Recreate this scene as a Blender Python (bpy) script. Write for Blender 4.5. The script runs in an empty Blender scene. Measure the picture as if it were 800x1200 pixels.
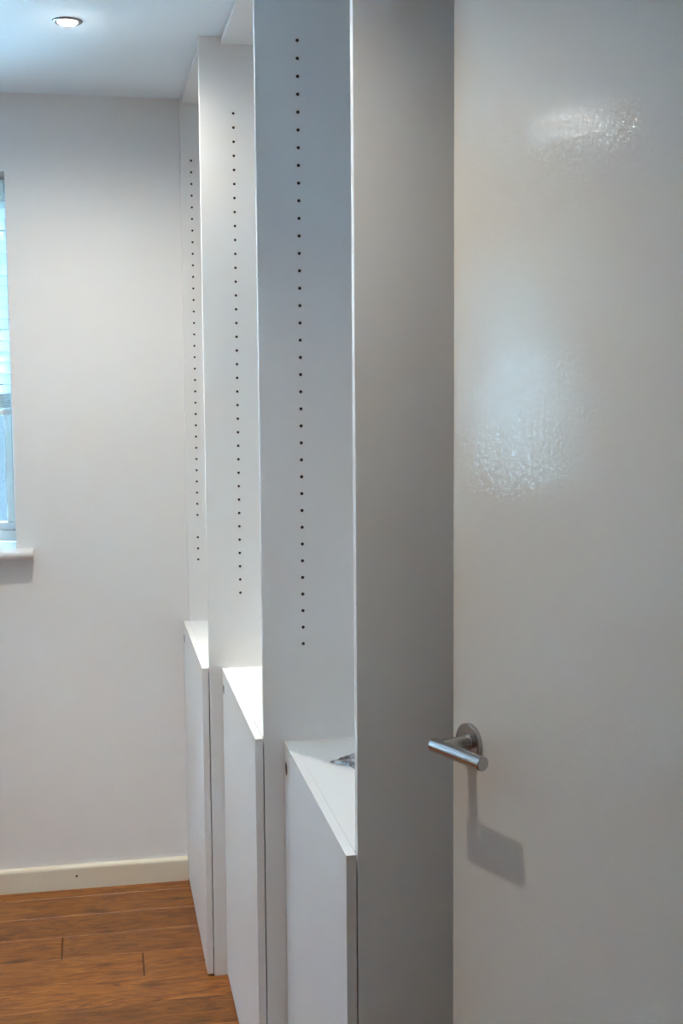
import bpy, bmesh, math, random
from mathutils import Vector, Matrix, noise

random.seed(7)
sc = bpy.context.scene
COL = sc.collection

# ------------------------------------------------------------------ camera
f, yaw, pitch, roll, CAM_H = 1500.19, -0.18968, -0.09663, -0.00736, 1.43642
fw = Vector((-math.sin(yaw), math.cos(yaw), 0)); rt = Vector((math.cos(yaw), math.sin(yaw), 0)); up = Vector((0, 0, 1))
fw2 = fw * math.cos(pitch) + up * math.sin(pitch); up2 = up * math.cos(pitch) - fw * math.sin(pitch)
r3 = rt * math.cos(roll) + up2 * math.sin(roll); u3 = up2 * math.cos(roll) - rt * math.sin(roll)
cd = bpy.data.cameras.new('camera'); cam = bpy.data.objects.new('camera', cd); COL.objects.link(cam)
cd.sensor_fit = 'VERTICAL'; cd.sensor_height = 36.0; cd.sensor_width = 24.0; cd.lens = f / 1200 * 36.0
cd.clip_start = 0.02
m3 = Matrix((r3, u3, -fw2)).transposed()
cam.matrix_world = Matrix.Translation((0, 0, CAM_H)) @ m3.to_4x4()
sc.camera = cam

# ------------------------------------------------------------------ sky and exposure
SKY_STRENGTH = 100.0
world = bpy.data.worlds.new('overcast_sky'); sc.world = world; world.use_nodes = True
bg = world.node_tree.nodes['Background']
bg.inputs['Color'].default_value = (0.46, 0.76, 1.0, 1)
bg.inputs['Strength'].default_value = SKY_STRENGTH
sc.cycles.sample_clamp_indirect = 0.0      # let bright daylight bounce in unclipped
sc.view_settings.view_transform = 'Standard'; sc.view_settings.look = 'None'
sc.view_settings.gamma = 1.0; sc.view_settings.use_curve_mapping = False
sc.view_settings.exposure = 0.27
BEAM_POWER, SPILL_POWER = 95.0, 14.0
SPOT_COLOR = (1.0, 0.905, 0.775)

# ------------------------------------------------------------------ dimensions (metres)
H = 2.2407                       # ceiling
XR, XL, YN, D = 0.80, -2.65, -1.25, 3.6757   # right, left, near and back wall faces
FRONT = [0.3591, 0.3035, 0.2553]             # front of the tall panels of the three bays
NEAR = [1.7651, 2.3849, 3.0260]              # near faces of these panels
PT = 0.018                                   # board thickness
DT = 0.0169                                  # cupboard door thickness
TOPZ = [0.7613, 0.7679, 0.7697]

# ------------------------------------------------------------------ helpers
def link(o, parent=None):
    COL.objects.link(o)
    if parent is not None:
        o.parent = parent
    return o

def obj(name, bm, mat, parent=None, smooth=False):
    me = bpy.data.meshes.new(name)
    bmesh.ops.recalc_face_normals(bm, faces=bm.faces)
    bm.to_mesh(me); bm.free()
    for p in me.polygons:
        p.use_smooth = smooth
    if isinstance(mat, (list, tuple)):
        for m in mat: me.materials.append(m)
    else:
        me.materials.append(mat)
    return link(bpy.data.objects.new(name, me), parent)

def empty(name, loc=(0, 0, 0), rz=0.0):
    o = bpy.data.objects.new(name, None); o.empty_display_size = 0.05
    o.location = loc; o.rotation_euler = (0, 0, rz)
    return link(o)

def tag(o, label=None, cat=None, group=None, kind=None):
    if label: o['label'] = label
    if cat: o['category'] = cat
    if group: o['group'] = group
    if kind: o['kind'] = kind
    return o

def box(bm, x0, x1, y0, y1, z0, z1, bev=0.0, seg=2):
    r = bmesh.ops.create_cube(bm, size=1.0)
    vs = r['verts']
    for v in vs:
        v.co = Vector((x0 + (v.co.x + .5) * (x1 - x0), y0 + (v.co.y + .5) * (y1 - y0), z0 + (v.co.z + .5) * (z1 - z0)))
    if bev > 0:
        es = list({e for v in vs for e in v.link_edges})
        bmesh.ops.bevel(bm, geom=es, offset=bev, segments=seg, affect='EDGES', profile=0.5)
    return bm

def boxbm(*a, **k):
    return box(bmesh.new(), *a, **k)

def lathe(bm, prof, mat4, n=48):
    """prof: list of (radius, height) along local z; mat4 places it."""
    rings = []
    for r, z in prof:
        if r < 1e-6:
            rings.append([bm.verts.new(mat4 @ Vector((0, 0, z)))])
        else:
            rings.append([bm.verts.new(mat4 @ Vector((r * math.cos(2 * math.pi * i / n), r * math.sin(2 * math.pi * i / n), z))) for i in range(n)])
    for a, b in zip(rings, rings[1:]):
        for i in range(n):
            j = (i + 1) % n
            if len(a) == 1 and len(b) == 1: continue
            if len(a) == 1: bm.faces.new((a[0], b[i], b[j]))
            elif len(b) == 1: bm.faces.new((a[i], a[j], b[0]))
            else: bm.faces.new((a[i], a[j], b[j], b[i]))
    return bm

def axis_mat(origin, direction):
    return Matrix.Translation(origin) @ Vector(direction).normalized().to_track_quat('Z', 'Y').to_matrix().to_4x4()

# ------------------------------------------------------------------ materials
def new_mat(name):
    m = bpy.data.materials.new(name); m.use_nodes = True
    nt = m.node_tree
    return m, nt, nt.nodes['Principled BSDF']

def paint(name, col, rough=0.5, bump=0.0, scale=300.0, var=0.02, spec=0.5, detail=3.0):
    m, nt, b = new_mat(name)
    N, L = nt.nodes, nt.links
    tc = N.new('ShaderNodeTexCoord')
    n1 = N.new('ShaderNodeTexNoise'); n1.inputs['Scale'].default_value = 2.3; n1.inputs['Detail'].default_value = 4
    L.new(tc.outputs['Object'], n1.inputs['Vector'])
    mx = N.new('ShaderNodeMix'); mx.data_type = 'RGBA'
    mx.inputs['A'].default_value = tuple(c * (1 - var) for c in col) + (1,)
    mx.inputs['B'].default_value = tuple(min(1, c * (1 + var)) for c in col) + (1,)
    L.new(n1.outputs['Fac'], mx.inputs['Factor']); L.new(mx.outputs['Result'], b.inputs['Base Color'])
    b.inputs['Roughness'].default_value = rough
    b.inputs['Specular IOR Level'].default_value = spec
    if bump > 0:
        n2 = N.new('ShaderNodeTexNoise'); n2.inputs['Scale'].default_value = scale; n2.inputs['Detail'].default_value = detail
        L.new(tc.outputs['Object'], n2.inputs['Vector'])
        bp = N.new('ShaderNodeBump'); bp.inputs['Strength'].default_value = bump; bp.inputs['Distance'].default_value = 0.001
        L.new(n2.outputs['Fac'], bp.inputs['Height']); L.new(bp.outputs['Normal'], b.inputs['Normal'])
    return m

M_wall = paint('wall_emulsion', (0.845, 0.85, 0.845), 0.75, 0.25, 420)
M_ceil = paint('ceiling_daylight_tint', (0.81, 0.885, 0.93), 0.85, 0.2, 300)  # blue tint stands for cool daylight, put into the paint colour
M_board = paint('white_melamine', (0.84, 0.855, 0.855), 0.42, 0.12, 900, 0.01)
M_edge = paint('white_edging', (0.845, 0.85, 0.845), 0.35, 0.0)
M_skirt = paint('cream_gloss', (0.80, 0.755, 0.62), 0.25, 0.08, 120, 0.03)
M_upvc = paint('white_plastic', (0.82, 0.85, 0.86), 0.3, 0.0)
M_sill = paint('sill_gloss', (0.80, 0.79, 0.78), 0.3, 0.06, 150)
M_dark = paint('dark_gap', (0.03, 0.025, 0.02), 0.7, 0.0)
M_chip = paint('raw_chipboard', (0.16, 0.125, 0.09), 0.8, 0.4, 500, 0.2)

# door: brushed gloss with orange peel
def door_mat():
    m, nt, b = new_mat('door_gloss')
    N, L = nt.nodes, nt.links
    tc = N.new('ShaderNodeTexCoord')
    n1 = N.new('ShaderNodeTexNoise'); n1.inputs['Scale'].default_value = 1.7; n1.inputs['Detail'].default_value = 4
    L.new(tc.outputs['Object'], n1.inputs['Vector'])
    mx = N.new('ShaderNodeMix'); mx.data_type = 'RGBA'
    mx.inputs['A'].default_value = (0.75, 0.72, 0.655, 1); mx.inputs['B'].default_value = (0.79, 0.76, 0.695, 1)
    L.new(n1.outputs['Fac'], mx.inputs['Factor']); L.new(mx.outputs['Result'], b.inputs['Base Color'])
    b.inputs['Roughness'].default_value = 0.05
    n2 = N.new('ShaderNodeTexNoise'); n2.inputs['Scale'].default_value = 120; n2.inputs['Detail'].default_value = 1
    L.new(tc.outputs['Object'], n2.inputs['Vector'])
    mp = N.new('ShaderNodeMapping'); mp.inputs['Scale'].default_value = (260, 260, 6)
    L.new(tc.outputs['Object'], mp.inputs['Vector'])
    n3 = N.new('ShaderNodeTexNoise'); n3.inputs['Scale'].default_value = 1.0; n3.inputs['Detail'].default_value = 3
    L.new(mp.outputs['Vector'], n3.inputs['Vector'])
    ad = N.new('ShaderNodeMath'); ad.operation = 'MULTIPLY_ADD'; ad.inputs[1].default_value = 0.5
    L.new(n3.outputs['Fac'], ad.inputs[0]); L.new(n2.outputs['Fac'], ad.inputs[2])
    bp = N.new('ShaderNodeBump'); bp.inputs['Strength'].default_value = 0.26; bp.inputs['Distance'].default_value = 0.001
    L.new(ad.outputs[0], bp.inputs['Height']); L.new(bp.outputs['Normal'], b.inputs['Normal'])
    return m
M_door = door_mat()

def metal(name, col, rough):
    m, nt, b = new_mat(name)
    N, L = nt.nodes, nt.links
    b.inputs['Base Color'].default_value = col + (1,); b.inputs['Metallic'].default_value = 1
    b.inputs['Roughness'].default_value = rough
    return m
M_steel = metal('satin_stainless_steel', (0.50, 0.50, 0.50), 0.24)
M_bezel = metal('satin_chrome', (0.26, 0.26, 0.30), 0.35)  # dark look beside the lit bulb, from exposure, put into the metal colour

def wood_mat():
    m, nt, b = new_mat('oak_laminate')
    N, L = nt.nodes, nt.links
    tc = N.new('ShaderNodeTexCoord'); oi = N.new('ShaderNodeObjectInfo')
    geo = N.new('ShaderNodeNewGeometry')
    # every plank shifts the grain by its own random amount
    sh = N.new('ShaderNodeVectorMath'); sh.operation = 'SCALE'; sh.inputs[0].default_value = (37.0, 11.0, 5.0)
    L.new(oi.outputs['Random'], sh.inputs['Scale'])
    ad = N.new('ShaderNodeVectorMath'); ad.operation = 'ADD'
    L.new(geo.outputs['Position'], ad.inputs[0]); L.new(sh.outputs['Vector'], ad.inputs[1])
    mp = N.new('ShaderNodeMapping'); mp.inputs['Scale'].default_value = (5.0, 26.0, 1.0)
    L.new(ad.outputs['Vector'], mp.inputs['Vector'])
    n1 = N.new('ShaderNodeTexNoise'); n1.inputs['Scale'].default_value = 1.6; n1.inputs['Detail'].default_value = 8
    n1.inputs['Roughness'].default_value = 0.70; n1.inputs['Distortion'].default_value = 1.8
    L.new(mp.outputs['Vector'], n1.inputs['Vector'])
    cr = N.new('ShaderNodeValToRGB')
    e = cr.color_ramp.elements
    e[0].position = 0.33; e[0].color = (0.085, 0.024, 0.005, 1)
    e[1].position = 0.68; e[1].color = (0.37, 0.145, 0.026, 1)
    k = e.new(0.5); k.color = (0.23, 0.080, 0.013, 1)
    L.new(n1.outputs['Fac'], cr.inputs['Fac'])
    # knots and dark flecks
    mp2 = N.new('ShaderNodeMapping'); mp2.inputs['Scale'].default_value = (6.0, 14.0, 1.0)
    L.new(ad.outputs['Vector'], mp2.inputs['Vector'])
    vo = N.new('ShaderNodeTexVoronoi'); vo.inputs['Scale'].default_value = 0.8; vo.feature = 'F1'
    L.new(mp2.outputs['Vector'], vo.inputs['Vector'])
    mr = N.new('ShaderNodeMapRange'); mr.inputs['From Min'].default_value = 0.03; mr.inputs['From Max'].default_value = 0.22
    mr.inputs['To Min'].default_value = 0.40; mr.inputs['To Max'].default_value = 1.0
    L.new(vo.outputs['Distance'], mr.inputs['Value'])
    mu = N.new('ShaderNodeMix'); mu.data_type = 'RGBA'; mu.blend_type = 'MULTIPLY'; mu.inputs['Factor'].default_value = 1
    L.new(cr.outputs['Color'], mu.inputs['A']); L.new(mr.outputs['Result'], mu.inputs['B'])
    # plank tone
    pt = N.new('ShaderNodeMapRange'); pt.inputs['To Min'].default_value = 0.82; pt.inputs['To Max'].default_value = 1.12
    L.new(oi.outputs['Random'], pt.inputs['Value'])
    mu2 = N.new('ShaderNodeMix'); mu2.data_type = 'RGBA'; mu2.blend_type = 'MULTIPLY'; mu2.inputs['Factor'].default_value = 1
    L.new(mu.outputs['Result'], mu2.inputs['A']); L.new(pt.outputs['Result'], mu2.inputs['B'])
    L.new(mu2.outputs['Result'], b.inputs['Base Color'])
    b.inputs['Roughness'].default_value = 0.40
    b.inputs['Specular IOR Level'].default_value = 0.40
    bp = N.new('ShaderNodeBump'); bp.inputs['Strength'].default_value = 0.15; bp.inputs['Distance'].default_value = 0.001
    L.new(n1.outputs['Fac'], bp.inputs['Height']); L.new(bp.outputs['Normal'], b.inputs['Normal'])
    return m
M_oak = wood_mat()

def thin_glass():
    m = bpy.data.materials.new('window_glass'); m.use_nodes = True
    nt = m.node_tree; N, L = nt.nodes, nt.links
    N.remove(N['Principled BSDF'])
    tr = N.new('ShaderNodeBsdfTransparent'); tr.inputs['Color'].default_value = (0.93, 0.97, 0.98, 1)
    gl = N.new('ShaderNodeBsdfGlossy'); gl.inputs['Roughness'].default_value = 0.02
    fr = N.new('ShaderNodeFresnel'); fr.inputs['IOR'].default_value = 1.45
    mx = N.new('ShaderNodeMixShader')
    L.new(fr.outputs['Fac'], mx.inputs['Fac']); L.new(tr.outputs[0], mx.inputs[1]); L.new(gl.outputs[0], mx.inputs[2])
    L.new(mx.outputs[0], N['Material Output'].inputs['Surface'])
    return m
M_glass = thin_glass()

def slat_mat():
    m = bpy.data.materials.new('blind_slat'); m.use_nodes = True
    nt = m.node_tree; N, L = nt.nodes, nt.links
    b = N['Principled BSDF']; b.inputs['Base Color'].default_value = (0.85, 0.87, 0.87, 1); b.inputs['Roughness'].default_value = 0.4
    tl = N.new('ShaderNodeBsdfTranslucent'); tl.inputs['Color'].default_value = (0.90, 0.92, 0.92, 1)
    mx = N.new('ShaderNodeMixShader'); mx.inputs['Fac'].default_value = 0.85
    L.new(b.outputs[0], mx.inputs[1]); L.new(tl.outputs[0], mx.inputs[2]); L.new(mx.outputs[0], N['Material Output'].inputs['Surface'])
    return m
M_slat = slat_mat()

def lamp_mat():
    m = bpy.data.materials.new('lit_halogen'); m.use_nodes = True
    nt = m.node_tree; N, L = nt.nodes, nt.links
    N.remove(N['Principled BSDF'])
    em = N.new('ShaderNodeEmission'); em.inputs['Color'].default_value = (1.0, 0.93, 0.86, 1); em.inputs['Strength'].default_value = 160
    L.new(em.outputs[0], N['Material Output'].inputs['Surface'])
    return m
M_lamp = lamp_mat()

def packet_mat():
    m = bpy.data.materials.new('shiny_packet'); m.use_nodes = True
    nt = m.node_tree; N, L = nt.nodes, nt.links
    b = N['Principled BSDF']
    tc = N.new('ShaderNodeTexCoord'); n = N.new('ShaderNodeTexNoise'); n.inputs['Scale'].default_value = 60; n.inputs['Detail'].default_value = 4
    L.new(tc.outputs['Object'], n.inputs['Vector'])
    cr = N.new('ShaderNodeValToRGB'); e = cr.color_ramp.elements
    e[0].position = .36; e[0].color = (0.16, 0.155, 0.15, 1); e[1].position = .62; e[1].color = (0.78, 0.81, 0.84, 1)
    L.new(n.outputs['Fac'], cr.inputs['Fac']); L.new(cr.outputs['Color'], b.inputs['Base Color'])
    b.inputs['Metallic'].default_value = 0.75; b.inputs['Roughness'].default_value = 0.18
    return m
M_packet = packet_mat()

# ------------------------------------------------------------------ setting: floor with separate planks
floor = obj('floor', boxbm(XL - .2, XR + .2, YN - .2, D + .2, -0.15, -0.008), M_dark)
tag(floor, 'brown oak effect plank floor', 'floor', kind='structure')
PW = 0.1350
def plank_mesh(name, L_):
    """top at z=0, chamfered long edges and ends, origin at plank's near left corner"""
    bm = bmesh.new(); c = 0.0020; g = 0.0003; z0 = -0.008
    x0, x1, y0, y1 = .0011, L_ - .0011, g, PW - g
    a = [bm.verts.new(p) for p in ((x0, y0, z0), (x1, y0, z0), (x1, y1, z0), (x0, y1, z0))]
    b_ = [bm.verts.new(p) for p in ((x0, y0, -c), (x1, y0, -c), (x1, y1, -c), (x0, y1, -c))]
    e = .0030
    t = [bm.verts.new(p) for p in ((x0 + e, y0 + c, 0), (x1 - e, y0 + c, 0), (x1 - e, y1 - c, 0), (x0 + e, y1 - c, 0))]
    for i in range(4):
        j = (i + 1) % 4
        bm.faces.new((a[i], a[j], b_[j], b_[i])); bm.faces.new((b_[i], b_[j], t[j], t[i]))
    bm.faces.new(t); bm.faces.new(a[::-1])
    bmesh.ops.recalc_face_normals(bm, faces=bm.faces)
    me = bpy.data.meshes.new(name); bm.to_mesh(me); bm.free(); me.materials.append(M_oak)
    return me
PL = 1.22
full = plank_mesh('plank', PL)
cut_cache = {}
y = 3.4700 + 0.1350
rows = []
while y > YN - PW:
    rows.append(y); y -= PW
for i, y in enumerate(rows):
    if i == 3: j0 = -0.116             # row from 3.065 to 3.20
    elif i == 4: j0 = 0.087            # row from 2.93 to 3.065
    else: j0 = 0.42 + ((i * 0.37) % 0.50)
    x = j0
    while x > XL: x -= PL
    while x < XR:
        a, b_ = max(x, XL), min(x + PL, XR)
        if b_ - a > 0.02:
            if abs((b_ - a) - PL) < 1e-6: me = full
            else:
                k = round(b_ - a, 4)
                me = cut_cache.get(k) or cut_cache.setdefault(k, plank_mesh('plank', b_ - a))
            p = bpy.data.objects.new('plank', me); p.location = (a, y, 0); link(p, floor)
        x += PL

# ------------------------------------------------------------------ walls and ceiling
RV = 0.24     # window reveal depth
WX0, WX1, WZ0, WZ1 = -2.00, -0.2235, 0.968, 2.033      # back window opening
bm = bmesh.new()
box(bm, XL - .25, WX0, D, D + .3, -.1, H + .1); box(bm, WX1, XR + .25, D, D + .3, -.1, H + .1)
box(bm, WX0, WX1, D, D + .3, -.1, WZ0); box(bm, WX0, WX1, D, D + .3, WZ1, H + .1)
tag(obj('wall_back', bm, M_wall), 'plain white painted end wall with window at its left', 'wall', kind='structure')
LY0, LY1 = 3.30, 3.60                                   # left wall window
bm = bmesh.new()
box(bm, XL - .3, XL, YN - .3, LY0, -.1, H + .1); box(bm, XL - .3, XL, LY1, D, -.1, H + .1)
for a, b_ in ((LY0, LY1),):
    box(bm, XL - .3, XL, a, b_, -.1, WZ0); box(bm, XL - .3, XL, a, b_, WZ1, H + .1)
tag(obj('wall_left', bm, M_wall), 'white painted wall with a narrow window opposite the cupboards', 'wall', kind='structure')
tag(obj('wall_near', boxbm(XL, XR + .25, YN - .2, YN, -.1, H + .1), M_wall), 'plain white wall behind the camera', 'wall', kind='structure')
HY0, HY1, HZ = 0.205, 0.985, 1.99                       # doorway in the right wall
bm = bmesh.new()
box(bm, XR, XR + .12, YN, HY0, -.1, H + .1); box(bm, XR, XR + .12, HY1, D, -.1, H + .1); box(bm, XR, XR + .12, HY0, HY1, HZ, H + .1)
tag(obj('wall_right', bm, M_wall), 'white wall behind the shelving with the doorway', 'wall', kind='structure')
bm = bmesh.new()
box(bm, XR + 1.1, XR + 1.2, -.6, 1.8, -.1, H + .1); box(bm, XR + .12, XR + 1.2, -.7, -.6, -.1, H + .1); box(bm, XR + .12, XR + 1.2, 1.8, 1.9, -.1, H + .1)
box(bm, XR + .12, XR + 1.2, -.6, 1.8, H + .1, H + .2); box(bm, XR + .12, XR + 1.2, -.6, 1.8, -.1, -.005)
tag(obj('wall_hall', bm, M_wall), 'plain walls of the hall beyond the doorway', 'wall', kind='structure')

# paved ground outside the windows
M_pave = paint('pale_paving', (0.72, 0.725, 0.73), 0.85, 0.3, 30, 0.1)
bm = bmesh.new()
for a in ((XL - 30, XL - .31, YN - 25, D + 30), (XL - .31, XR + 20, D + .31, D + 30)):
    box(bm, a[0], a[1], a[2], a[3], -.35, -.25)
tag(obj('ground', bm, M_pave), 'pale paved ground outside the windows', 'ground', kind='structure')

M_screen_dark = paint('screen_near_black', (0.014, 0.014, 0.0145), 0.9, 0.4, 40, 0.2, 0.0)
tag(obj('sky_screen_back', boxbm(-9, 8, D + 6.2, D + 6.4, -.3, 6.2), M_screen_dark), 'added dark screen wall outside the end wall window, cutting off low sky', 'wall', kind='structure')  # added wall: dulls the pane view and keeps low sky off the cupboards
M_screen_grey = paint('screen_grey', (0.44, 0.445, 0.45), 0.9, 0.4, 40, 0.1)
tag(obj('sky_screen_left', boxbm(XL - 2.7, XL - 2.5, -8, 9, -.3, 3.2), M_screen_grey), 'added grey screen wall outside the left window, blocking direct sky', 'wall', kind='structure')  # added wall: blocks direct sky, bounces softer daylight into the left window
BEAM = [0.58, 0.05, 0.30, 0.02]; SPILL = [2.0, 1.45, 1.4, 0.4]; SPILL_ANGLE = [168, 131, 155, 150]      # strengths and spill cones tuned lamp by lamp
LAMPS = [(-0.0355, 2.955), (-0.02, 1.56), (-1.63, 2.62), (-1.63, 1.40)]
# ceiling slab with a round hole per downlight
bm = bmesh.new()
def ceiling_mesh(bm, holes, r=0.027, n=32):
    xs = sorted({XL - .2, XR + .2} | {round(h[0] + s * .06, 4) for h in holes for s in (-1, 1)})
    ys = sorted({YN - .2, D + .2} | {round(h[1] + s * .06, 4) for h in holes for s in (-1, 1)})
    z = H
    for i in range(len(xs) - 1):
        for j in range(len(ys) - 1):
            x0, x1, y0, y1 = xs[i], xs[i + 1], ys[j], ys[j + 1]
            h = [c for c in holes if x0 < c[0] < x1 and y0 < c[1] < y1 and x1 - x0 < .13 and y1 - y0 < .13]
            if not h:
                bm.faces.new([bm.verts.new(p) for p in ((x0, y0, z), (x0, y1, z), (x1, y1, z), (x1, y0, z))]); continue
            cx, cy = h[0]
            inner, outer, upper = [], [], []
            for k in range(n):
                t = 2 * math.pi * k / n; c, s = math.cos(t), math.sin(t); q = max(abs(c), abs(s))
                inner.append(bm.verts.new((cx + r * c, cy + r * s, z)))
                ox = cx + (x1 - cx if c > 0 else cx - x0) * c / q; oy = cy + (y1 - cy if s > 0 else cy - y0) * s / q
                outer.append(bm.verts.new((ox, oy, z)))
                upper.append(bm.verts.new((cx + r * c, cy + r * s, z + .07)))
            for k in range(n):
                l = (k + 1) % n
                bm.faces.new((inner[k], inner[l], outer[l], outer[k]))
                bm.faces.new((inner[k], upper[k], upper[l], inner[l]))
ceiling_mesh(bm, LAMPS)
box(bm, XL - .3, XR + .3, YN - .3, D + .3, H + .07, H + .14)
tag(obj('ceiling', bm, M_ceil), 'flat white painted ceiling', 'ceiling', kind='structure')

# skirting board on the back wall (rounded top), nail hole
def skirting(name, x0, x1, label):
    bm = bmesh.new(); d, h, r = 0.015, 0.0690, 0.011
    prof = [(0, 0), (-d, 0), (-d, h - r)] + [(-d + r * (1 - math.cos(t)), h - r + r * math.sin(t)) for t in [math.pi / 2 * k / 6 for k in range(1, 7)]] + [(0, h)]
    A = [bm.verts.new((x0, D + p[0], p[1])) for p in prof]; B = [bm.verts.new((x1, D + p[0], p[1])) for p in prof]
    n = len(prof)
    for i in range(n):
        j = (i + 1) % n; bm.faces.new((A[i], A[j], B[j], B[i]))
    bm.faces.new(A); bm.faces.new(B[::-1])
    o = obj(name, bm, M_skirt)
    return tag(o, label, 'skirting board', kind='structure')
sk = skirting('baseboard_back', XL, 0.2375, 'cream gloss skirting board along the end wall')
bm = bmesh.new(); lathe(bm, [(0, .0006), (.0030, .0006), (.0034, -.001), (.0034, -.004)], axis_mat((-0.0835, D - 0.0152, 0.0385), (0, -1, 0)), 14)
tag(obj('nail_hole', bm, M_dark, sk), 'dark nail hole in the cream board')
def side_skirt(name, x, y0, y1, s, label):
    bm = boxbm(min(x, x + s * .015), max(x, x + s * .015), y0, y1, 0, .069, bev=.003)
    tag(obj(name, bm, M_skirt), label, 'skirting board', kind='structure')
side_skirt('baseboard_left', XL, YN, D - .016, 1, 'cream skirting board along the window wall')

# ------------------------------------------------------------------ windows
def window(name, rot, origin, width, label, bl_label, blind=True, zbot=1.366, reveal=RV):
    """local frame: x along the wall (0..width), y outwards through the wall, z up; origin at the opening's corner"""
    w = empty(name, origin, rot); tag(w, label, 'window', kind='structure')
    y0, y1 = reveal - .06, reveal - .005
    zb, zt = WZ0 + .0255, WZ1
    fwid = .013
    bm = bmesh.new()
    fb = .034
    box(bm, 0, width, y0, y1, zb, zb + fb, .004); box(bm, 0, width, y0, y1, zt - fb, zt, .004)
    box(bm, 0, fwid, y0, y1, zb + fb, zt - fb, .004); box(bm, width - fwid, width, y0, y1, zb + fb, zt - fb, .004)
    obj('window_frame', bm, M_upvc, w)
    n = 2; seg = (width - 2 * fwid) / n
    for k in range(n):
        a = fwid + k * seg; b_ = a + seg
        if k: 
            obj('mullion', boxbm(a - .03, a + .03, y0, y1, zb + fb, zt - fb, .004), M_upvc, w)
        sb = bmesh.new(); s = .022; a2 = a + (.03 if k else 0); b2 = b_ - (.03 if k < n - 1 else 0)
        za, zc = zb + fb, zt - fb
        box(sb, a2, b2, y0 + .012, y1 - .006, za, za + s, .003); box(sb, a2, b2, y0 + .012, y1 - .006, zc - s, zc, .003)
        box(sb, a2, a2 + s, y0 + .012, y1 - .006, za + s, zc - s, .003); box(sb, b2 - s, b2, y0 + .012, y1 - .006, za + s, zc - s, .003)
        sash = obj('sash', sb, M_upvc, w)
        obj('pane', boxbm(a2 + s, b2 - s, y0 + .030, y0 + .034, za + s, zc - s), M_glass, sash)
    # sill board with rounded nose
    bm = bmesh.new(); t = .0265; r = t / 2; e = .045; z = WZ0 + .0255
    prof = [(y0, z), (y0, z - t)] + [(-e + r - r * math.cos(q), z - r - r * math.sin(q)) for q in [math.pi / 2 - math.pi * k / 10 for k in range(11)]]
    # inside the reveal
    A = [bm.verts.new((0.001, p[0], p[1])) for p in prof]; B = [bm.verts.new((width - .001, p[0], p[1])) for p in prof]
    m = len(prof)
    for i in range(m):
        j = (i + 1) % m; bm.faces.new((A[i], A[j], B[j], B[i]))
    bm.faces.new(A); bm.faces.new(B[::-1])
    for xa, xb in ((-.047, .001), (width - .001, width + .047)):       # horns beyond the opening
        pr = [(-.0005, z), (-.0005, z - t)] + prof[2:]
        A = [bm.verts.new((xa, p[0], p[1])) for p in pr]; B = [bm.verts.new((xb, p[0], p[1])) for p in pr]
        for i in range(m):
            j = (i + 1) % m; bm.faces.new((A[i], A[j], B[j], B[i]))
        bm.faces.new(A); bm.faces.new(B[::-1])
    obj('window_sill', bm, M_sill, w)
    if blind:
        venetian(rot, origin, width, bl_label, zbot, reveal)
    # daylight portal just outside
    ld = bpy.data.lights.new('daylight_portal', 'AREA'); ld.shape = 'RECTANGLE'; ld.size = width; ld.size_y = zt - zb
    ld.cycles.is_portal = True
    lo = bpy.data.objects.new('daylight_portal', ld); COL.objects.link(lo)
    mw = Matrix.Translation(origin) @ Matrix.Rotation(rot, 4, 'Z')
    lo.matrix_world = mw @ Matrix.Translation((width / 2, RV + .03, (zb + zt) / 2)) @ Matrix.Rotation(-math.pi / 2, 4, 'X')
    return w

def venetian(rot, origin, width, label, zbot, reveal):
    v = empty('venetian_blind', origin, rot); tag(v, label, 'blind')
    yc = reveal - .115; g = .010
    a, b_ = g, width - g
    obj('head_rail', boxbm(a, b_, yc - .025, yc + .025, WZ1 - .062, WZ1 - .010, .003), M_upvc, v)
    def slat(z, tilt, wd=.035):
        bm = bmesh.new(); n = 6; top, bot = [], []
        for k in range(n + 1):
            s = (k / n - .5) * wd; c = .0022 * (1 - (2 * k / n - 1) ** 2)
            yy = s * math.cos(tilt) - c * math.sin(tilt); zz = s * math.sin(tilt) + c * math.cos(tilt)
            for lst, o in ((top, .0004), (bot, -.0004)):
                lst.append((bm.verts.new((a, yc + yy, z + zz + o)), bm.verts.new((b_, yc + yy, z + zz + o))))
        for k in range(n):
            for l in (top, bot):
                bm.faces.new((l[k][0], l[k + 1][0], l[k + 1][1], l[k][1]))
        for k in (0, n):
            bm.faces.new((top[k][0], top[k][1], bot[k][1], bot[k][0]))
        obj('slat', bm, M_slat, v, smooth=True)
    obj('bottom_rail', boxbm(a, b_, yc - .018, yc + .018, zbot, zbot + .016, .003), M_upvc, v)
    for k in range(9): slat(zbot + .0215 + k * .0045, 0.0)
    z = zbot + .072
    while z < WZ1 - .07:
        slat(z, math.radians(-54)); z += .031
    for fx in (.12, .5, .88):
        obj('ladder_cord', boxbm(a + (b_ - a) * fx - .001, a + (b_ - a) * fx + .001, yc - .020, yc - .019, zbot + .01, WZ1 - .05), M_slat, v)

window('window_1', 0.0, (WX0, D, 0), WX1 - WX0, 'white framed window at the left end of the end wall', 'white slatted blind half lowered in the end wall window')
window('window_2', math.pi / 2, (XL, LY0, 0), LY1 - LY0, 'white framed window in left wall near the far corner', 'white slatted blind lowered a little way in left wall window', zbot=1.60, reveal=.155)

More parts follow.
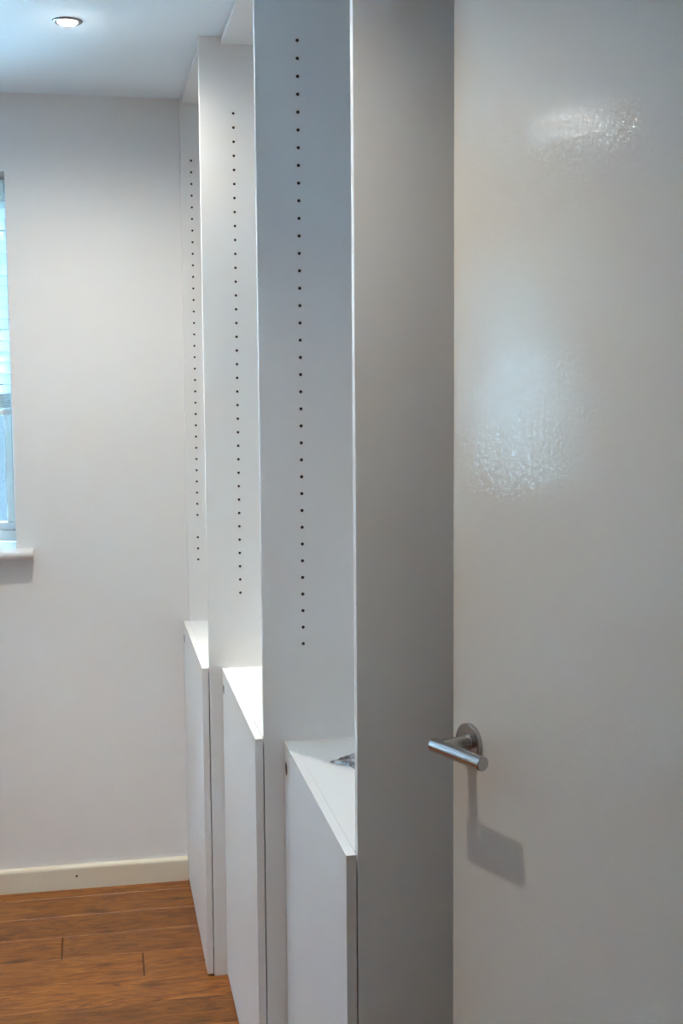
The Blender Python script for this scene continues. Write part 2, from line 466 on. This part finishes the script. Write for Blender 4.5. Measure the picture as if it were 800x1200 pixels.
# ------------------------------------------------------------------ shelving units
def panel_bm(x0, x1, y0, y1, z0, z1, hx=None, holes=(), r=0.0031, depth=0.011, n=14):
    """board whose near face (y0) carries a column of drilled peg holes at x=hx"""
    if not holes:
        return boxbm(x0, x1, y0, y1, z0, z1, bev=.0006, seg=1)
    bm = bmesh.new(); V = bm.verts.new
    w = .012
    xa, xb = hx - w, hx + w
    def quad(a, b_, c, d): bm.faces.new((V(a), V(b_), V(c), V(d)))
    quad((x0, y0, z0), (xa, y0, z0), (xa, y0, z1), (x0, y0, z1))
    quad((xb, y0, z0), (x1, y0, z0), (x1, y0, z1), (xb, y0, z1))
    hs = sorted(holes); prev = z0
    for z in hs:
        lo, hi = z - .012, z + .012
        if lo > prev + 1e-5: quad((xa, y0, prev), (xb, y0, prev), (xb, y0, lo), (xa, y0, lo))
        inner, outer, deep = [], [], []
        for k in range(n):
            t = 2 * math.pi * k / n + math.pi / 4; c, s = math.cos(t), math.sin(t); q = max(abs(c), abs(s))
            inner.append(V((hx + r * c, y0, z + r * s))); outer.append(V((hx + w * c / q, y0, z + w * s / q)))
            deep.append(V((hx + r * c, y0 + depth, z + r * s)))
        for k in range(n):
            l = (k + 1) % n
            bm.faces.new((outer[k], outer[l], inner[l], inner[k])).material_index = 0
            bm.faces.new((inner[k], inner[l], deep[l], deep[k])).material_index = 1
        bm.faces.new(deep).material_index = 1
        prev = hi
    quad((xa, y0, prev), (xb, y0, prev), (xb, y0, z1), (xa, y0, z1))
    quad((x0, y1, z0), (x0, y1, z1), (x1, y1, z1), (x1, y1, z0))
    quad((x0, y0, z0), (x0, y0, z1), (x0, y1, z1), (x0, y1, z0))
    quad((x1, y0, z0), (x1, y1, z0), (x1, y1, z1), (x1, y0, z1))
    quad((x0, y0, z1), (x1, y0, z1), (x1, y1, z1), (x0, y1, z1))
    quad((x0, y0, z0), (x0, y1, z0), (x1, y1, z0), (x1, y0, z0))
    bmesh.ops.remove_doubles(bm, verts=bm.verts, dist=1e-5)
    return bm

def plate_with_hole(x0, x1, y0, y1, z0, z1, hy, hz, r, n=28, lip=.0009):
    """cupboard door: plate in the y-z plane with a round finger hole through it"""
    bm = bmesh.new(); V = bm.verts.new
    w = r + .008
    def face_side(x):
        ring, out = [], []
        for k in range(n):
            t = 2 * math.pi * k / n + math.pi / 4; c, s = math.cos(t), math.sin(t); q = max(abs(c), abs(s))
            ring.append(V((x, hy + r * c, hz + r * s))); out.append(V((x, hy + w * c / q, hz + w * s / q)))
        for k in range(n):
            l = (k + 1) % n; bm.faces.new((out[k], out[l], ring[l], ring[k]))
        ya, yb, za, zb = hy - w, hy + w, hz - w, hz + w
        for (a, b_, c, d) in ((y0, ya, z0, z1), (yb, y1, z0, z1), (ya, yb, z0, za), (ya, yb, zb, z1)):
            bm.faces.new([V(p) for p in ((x, a, c), (x, b_, c), (x, b_, d), (x, a, d))])
        return ring
    r0 = face_side(x0); r1 = face_side(x1)
    for k in range(n):
        l = (k + 1) % n; bm.faces.new((r0[k], r0[l], r1[l], r1[k])).material_index = 1
    for a, b_ in (((y0, z0), (y1, z0)), ((y1, z0), (y1, z1)), ((y1, z1), (y0, z1)), ((y0, z1), (y0, z0))):
        bm.faces.new([V(p) for p in ((x0,) + a, (x1,) + a, (x1,) + b_, (x0,) + b_)])
    bmesh.ops.remove_doubles(bm, verts=bm.verts, dist=1e-5)
    return bm

Z0H = 2.0698
HOLES = [None,
         (0.3817, [Z0H - .032 * i for i in range(36)]),
         (0.3330, [Z0H - .032 * i for i in range(36)]),
         (0.2827, [Z0H - .032 * i for i in range(36) if i != 32])]
UNIT_LABEL = ['white shelving unit nearest the open door, packet on its cupboard top',
              'middle white shelving unit, between the two other tall units',
              'farthest white shelving unit, standing in the corner against the end wall']
XB = XR - .002
for i in range(3):
    X, Y, T = FRONT[i], NEAR[i], TOPZ[i]
    Yn = NEAR[i + 1] if i < 2 else D - PT - .001
    u = empty('shelving_unit', (X, Y, 0)); tag(u, UNIT_LABEL[i], 'shelving unit', 'white built-in shelving units')
    inv = Matrix.Translation((-X, -Y, 0))
    def part(name, bm, mat, parent=u, **k):
        bmesh.ops.transform(bm, matrix=inv, verts=bm.verts)
        return obj(name, bm, mat, parent, **k)
    h = HOLES[i]
    part('side_panel', panel_bm(X, XB, Y, Y + PT, .001, H - .001, *(h if h else ())), [M_board, M_dark])
    if i == 2:
        part('side_panel', panel_bm(X - .0016, XB, D - PT - .001, D - .001, .001, H - .001, *HOLES[3]), [M_board, M_dark])
    part('cupboard_top', boxbm(X - .0016, XB, Y + PT, Yn, T - .018, T, .0003, 1), M_board)
    part('cupboard_base', boxbm(X + .0008, XB, Y + PT, Yn, .060, .078, .0005, 1), M_board)
    part('plinth', boxbm(X + .030, X + .046, Y + PT, Yn, .001, .060), M_board)
    dy0, dy1 = Y + .0005, (Yn - .0012 if i < 2 else D - .003)
    d = part('cupboard_door', plate_with_hole(X - DT, X - .0022, dy0, dy1, .0075, T, dy1 - .0235, T - .047, .0125), [M_board, M_chip])
    part('header_board', boxbm(X + .005, XB, Y + PT, Yn, H - .0165, H - .0012), M_board)

# crumpled packet on the nearest cupboard top
def packet():
    bm = bmesh.new(); nx, ny = 26, 30
    def P(i, j, top):
        u, v = i / nx, j / ny
        env = (math.sin(math.pi * min(1, max(0, u))) * math.sin(math.pi * min(1, max(0, v)))) ** .45
        a = noise.noise(Vector((u * 5.1, v * 6.3, 1.7))); b_ = abs(noise.noise(Vector((u * 11, v * 12, 9.2))))
        z = .0012 + (env * (.0065 + .006 * a + .009 * b_) if top else 0)
        ex = noise.noise(Vector((v * 7, 3.3, 0))) * .006 * (1 if u > .5 else -1) * abs(2 * u - 1)
        ey = noise.noise(Vector((u * 7, 8.3, 0))) * .006
        return Vector(((u - .5) * .125 + ex, (v - .5) * .095 + ey, z))
    T = [[bm.verts.new(P(i, j, True)) for j in range(ny + 1)] for i in range(nx + 1)]
    B = [[T[i][j] if i in (0, nx) or j in (0, ny) else bm.verts.new(P(i, j, False)) for j in range(ny + 1)] for i in range(nx + 1)]
    for i in range(nx):
        for j in range(ny):
            bm.faces.new((T[i][j], T[i + 1][j], T[i + 1][j + 1], T[i][j + 1]))
            try: bm.faces.new((B[i][j], B[i][j + 1], B[i + 1][j + 1], B[i + 1][j]))
            except ValueError: pass
    o = obj('packet', bm, M_packet)
    o.location = (0.478, 2.208, TOPZ[0]); o.rotation_euler = (0, 0, math.radians(-54))
    tag(o, 'small crumpled shiny grey packet on the nearest cupboard top', 'packet')
packet()

# ------------------------------------------------------------------ open door with lever handle
ANG = math.radians(20.6)
E0 = Vector((0.4836, 1.70, 0))                 # leading edge, visible face
# local frame: x from the leading edge towards the hinges, y out of the visible face, z up
ax = Vector((math.sin(ANG), -math.cos(ANG), 0)); ay = Vector((-math.cos(ANG), -math.sin(ANG), 0))
door = empty('door_1', E0, math.atan2(ax.y, ax.x))
tag(door, 'cream gloss flush door standing open at the right', 'door', kind='structure')
# the local y of a z-rotation is 90 degrees left of ax; the visible face is on the other side
sgn = 1 if Vector((-ax.y, ax.x, 0)).dot(ay) > 0 else -1
def S(y): return sgn * y
DW, DTH, DH = 0.762, 0.040, 1.981
y0, y1 = sorted((S(0), S(-DTH)))
obj('door_leaf', boxbm(0, DW, y0, y1, .006, DH, .0015, 2), M_door, door)
HX, HZH = 0.041, 0.950
lever = obj('lever_handle', lathe(bmesh.new(), [(0, .0), (.0105, .0), (.0105, .004), (.0095, .005), (.0095, .044)], axis_mat((HX, S(.006), HZH), (0, sgn, 0)), 32), M_steel, door, smooth=True)
# grip: straight bar, ends chamfered
prof = [(0, 0), (.0085, 0), (.0095, .001), (.0095, .1095), (.0085, .1105), (0, .1105)]
grip = obj('grip', lathe(bmesh.new(), prof, axis_mat((HX - .016, S(.052), HZH), (1, 0, 0)), 40), M_steel, lever)
prof = [(0, 0), (.0258, 0), (.0261, .001), (.0261, .0062), (.0248, .0075), (.0130, .0078), (.0125, .0088), (.0, .0088)]
rosette = obj('rosette', lathe(bmesh.new(), prof, axis_mat((HX, S(0), HZH), (0, sgn, 0)), 48), M_steel, lever)
# edge hardware and hinges
obj('latch_plate', boxbm(-.0012, .0005, *sorted((S(-.008), S(-.032))), HZH - .09, HZH + .09, .0004, 1), M_steel, door)
for z in (.22, 1.0, 1.78):
    obj('hinge', lathe(bmesh.new(), [(0, 0), (.006, 0), (.006, .09), (0, .09)], Matrix.Translation((DW + .004, S(-.004), z)), 16), M_steel, door, smooth=True)
# lining of the doorway
bm = bmesh.new()
for a, b_ in ((HY0 - .06, HY0), (HY1, HY1 + .05)):
    box(bm, XR - .016, XR, a, b_, 0, HZ + .06, .003)
box(bm, XR - .016, XR, HY0, HY1, HZ, HZ + .06, .003)
tag(obj('trim_1', bm, M_skirt), 'cream architrave round the doorway in right wall', 'architrave', kind='structure')

# ------------------------------------------------------------------ downlights
LL = ['lit ceiling downlight near the end wall, beside the shelving',
      'ceiling downlight above the open door', 'ceiling downlight near the far left corner',
      'ceiling downlight midway along the left side']
for i, (x, y) in enumerate(LAMPS):
    t = empty('downlight', (x, y, H)); tag(t, LL[i], 'ceiling light', 'recessed ceiling downlights')
    bm = lathe(bmesh.new(), [(.0215, .006), (.0215, -.0030), (.0225, -.0036), (.0300, -.0030), (.0330, -.0008), (.0330, .0)], Matrix.Identity(4), 40)
    obj('bezel', bm, M_bezel, t, smooth=True)
    bm = lathe(bmesh.new(), [(0, -.0095), (.009, -.0090), (.016, -.0068), (.0205, -.0030), (.0208, .002), (.0208, .03), (0, .03)], Matrix.Identity(4), 32)
    obj('bulb', bm, M_lamp, t, smooth=True)
    # narrow main beam of the reflector lamp, and the wide weak spill round it
    for nm, pw, ang in (('downlight_beam', BEAM_POWER * BEAM[i], 62), ('downlight_spill', SPILL_POWER * SPILL[i], SPILL_ANGLE[i])):
        ld = bpy.data.lights.new(nm, 'SPOT'); ld.energy = pw; ld.color = SPOT_COLOR
        ld.spot_size = math.radians(ang); ld.spot_blend = 1.0; ld.shadow_soft_size = .007
        lo = bpy.data.objects.new(nm, ld); lo.location = (x, y, H - .024); COL.objects.link(lo)
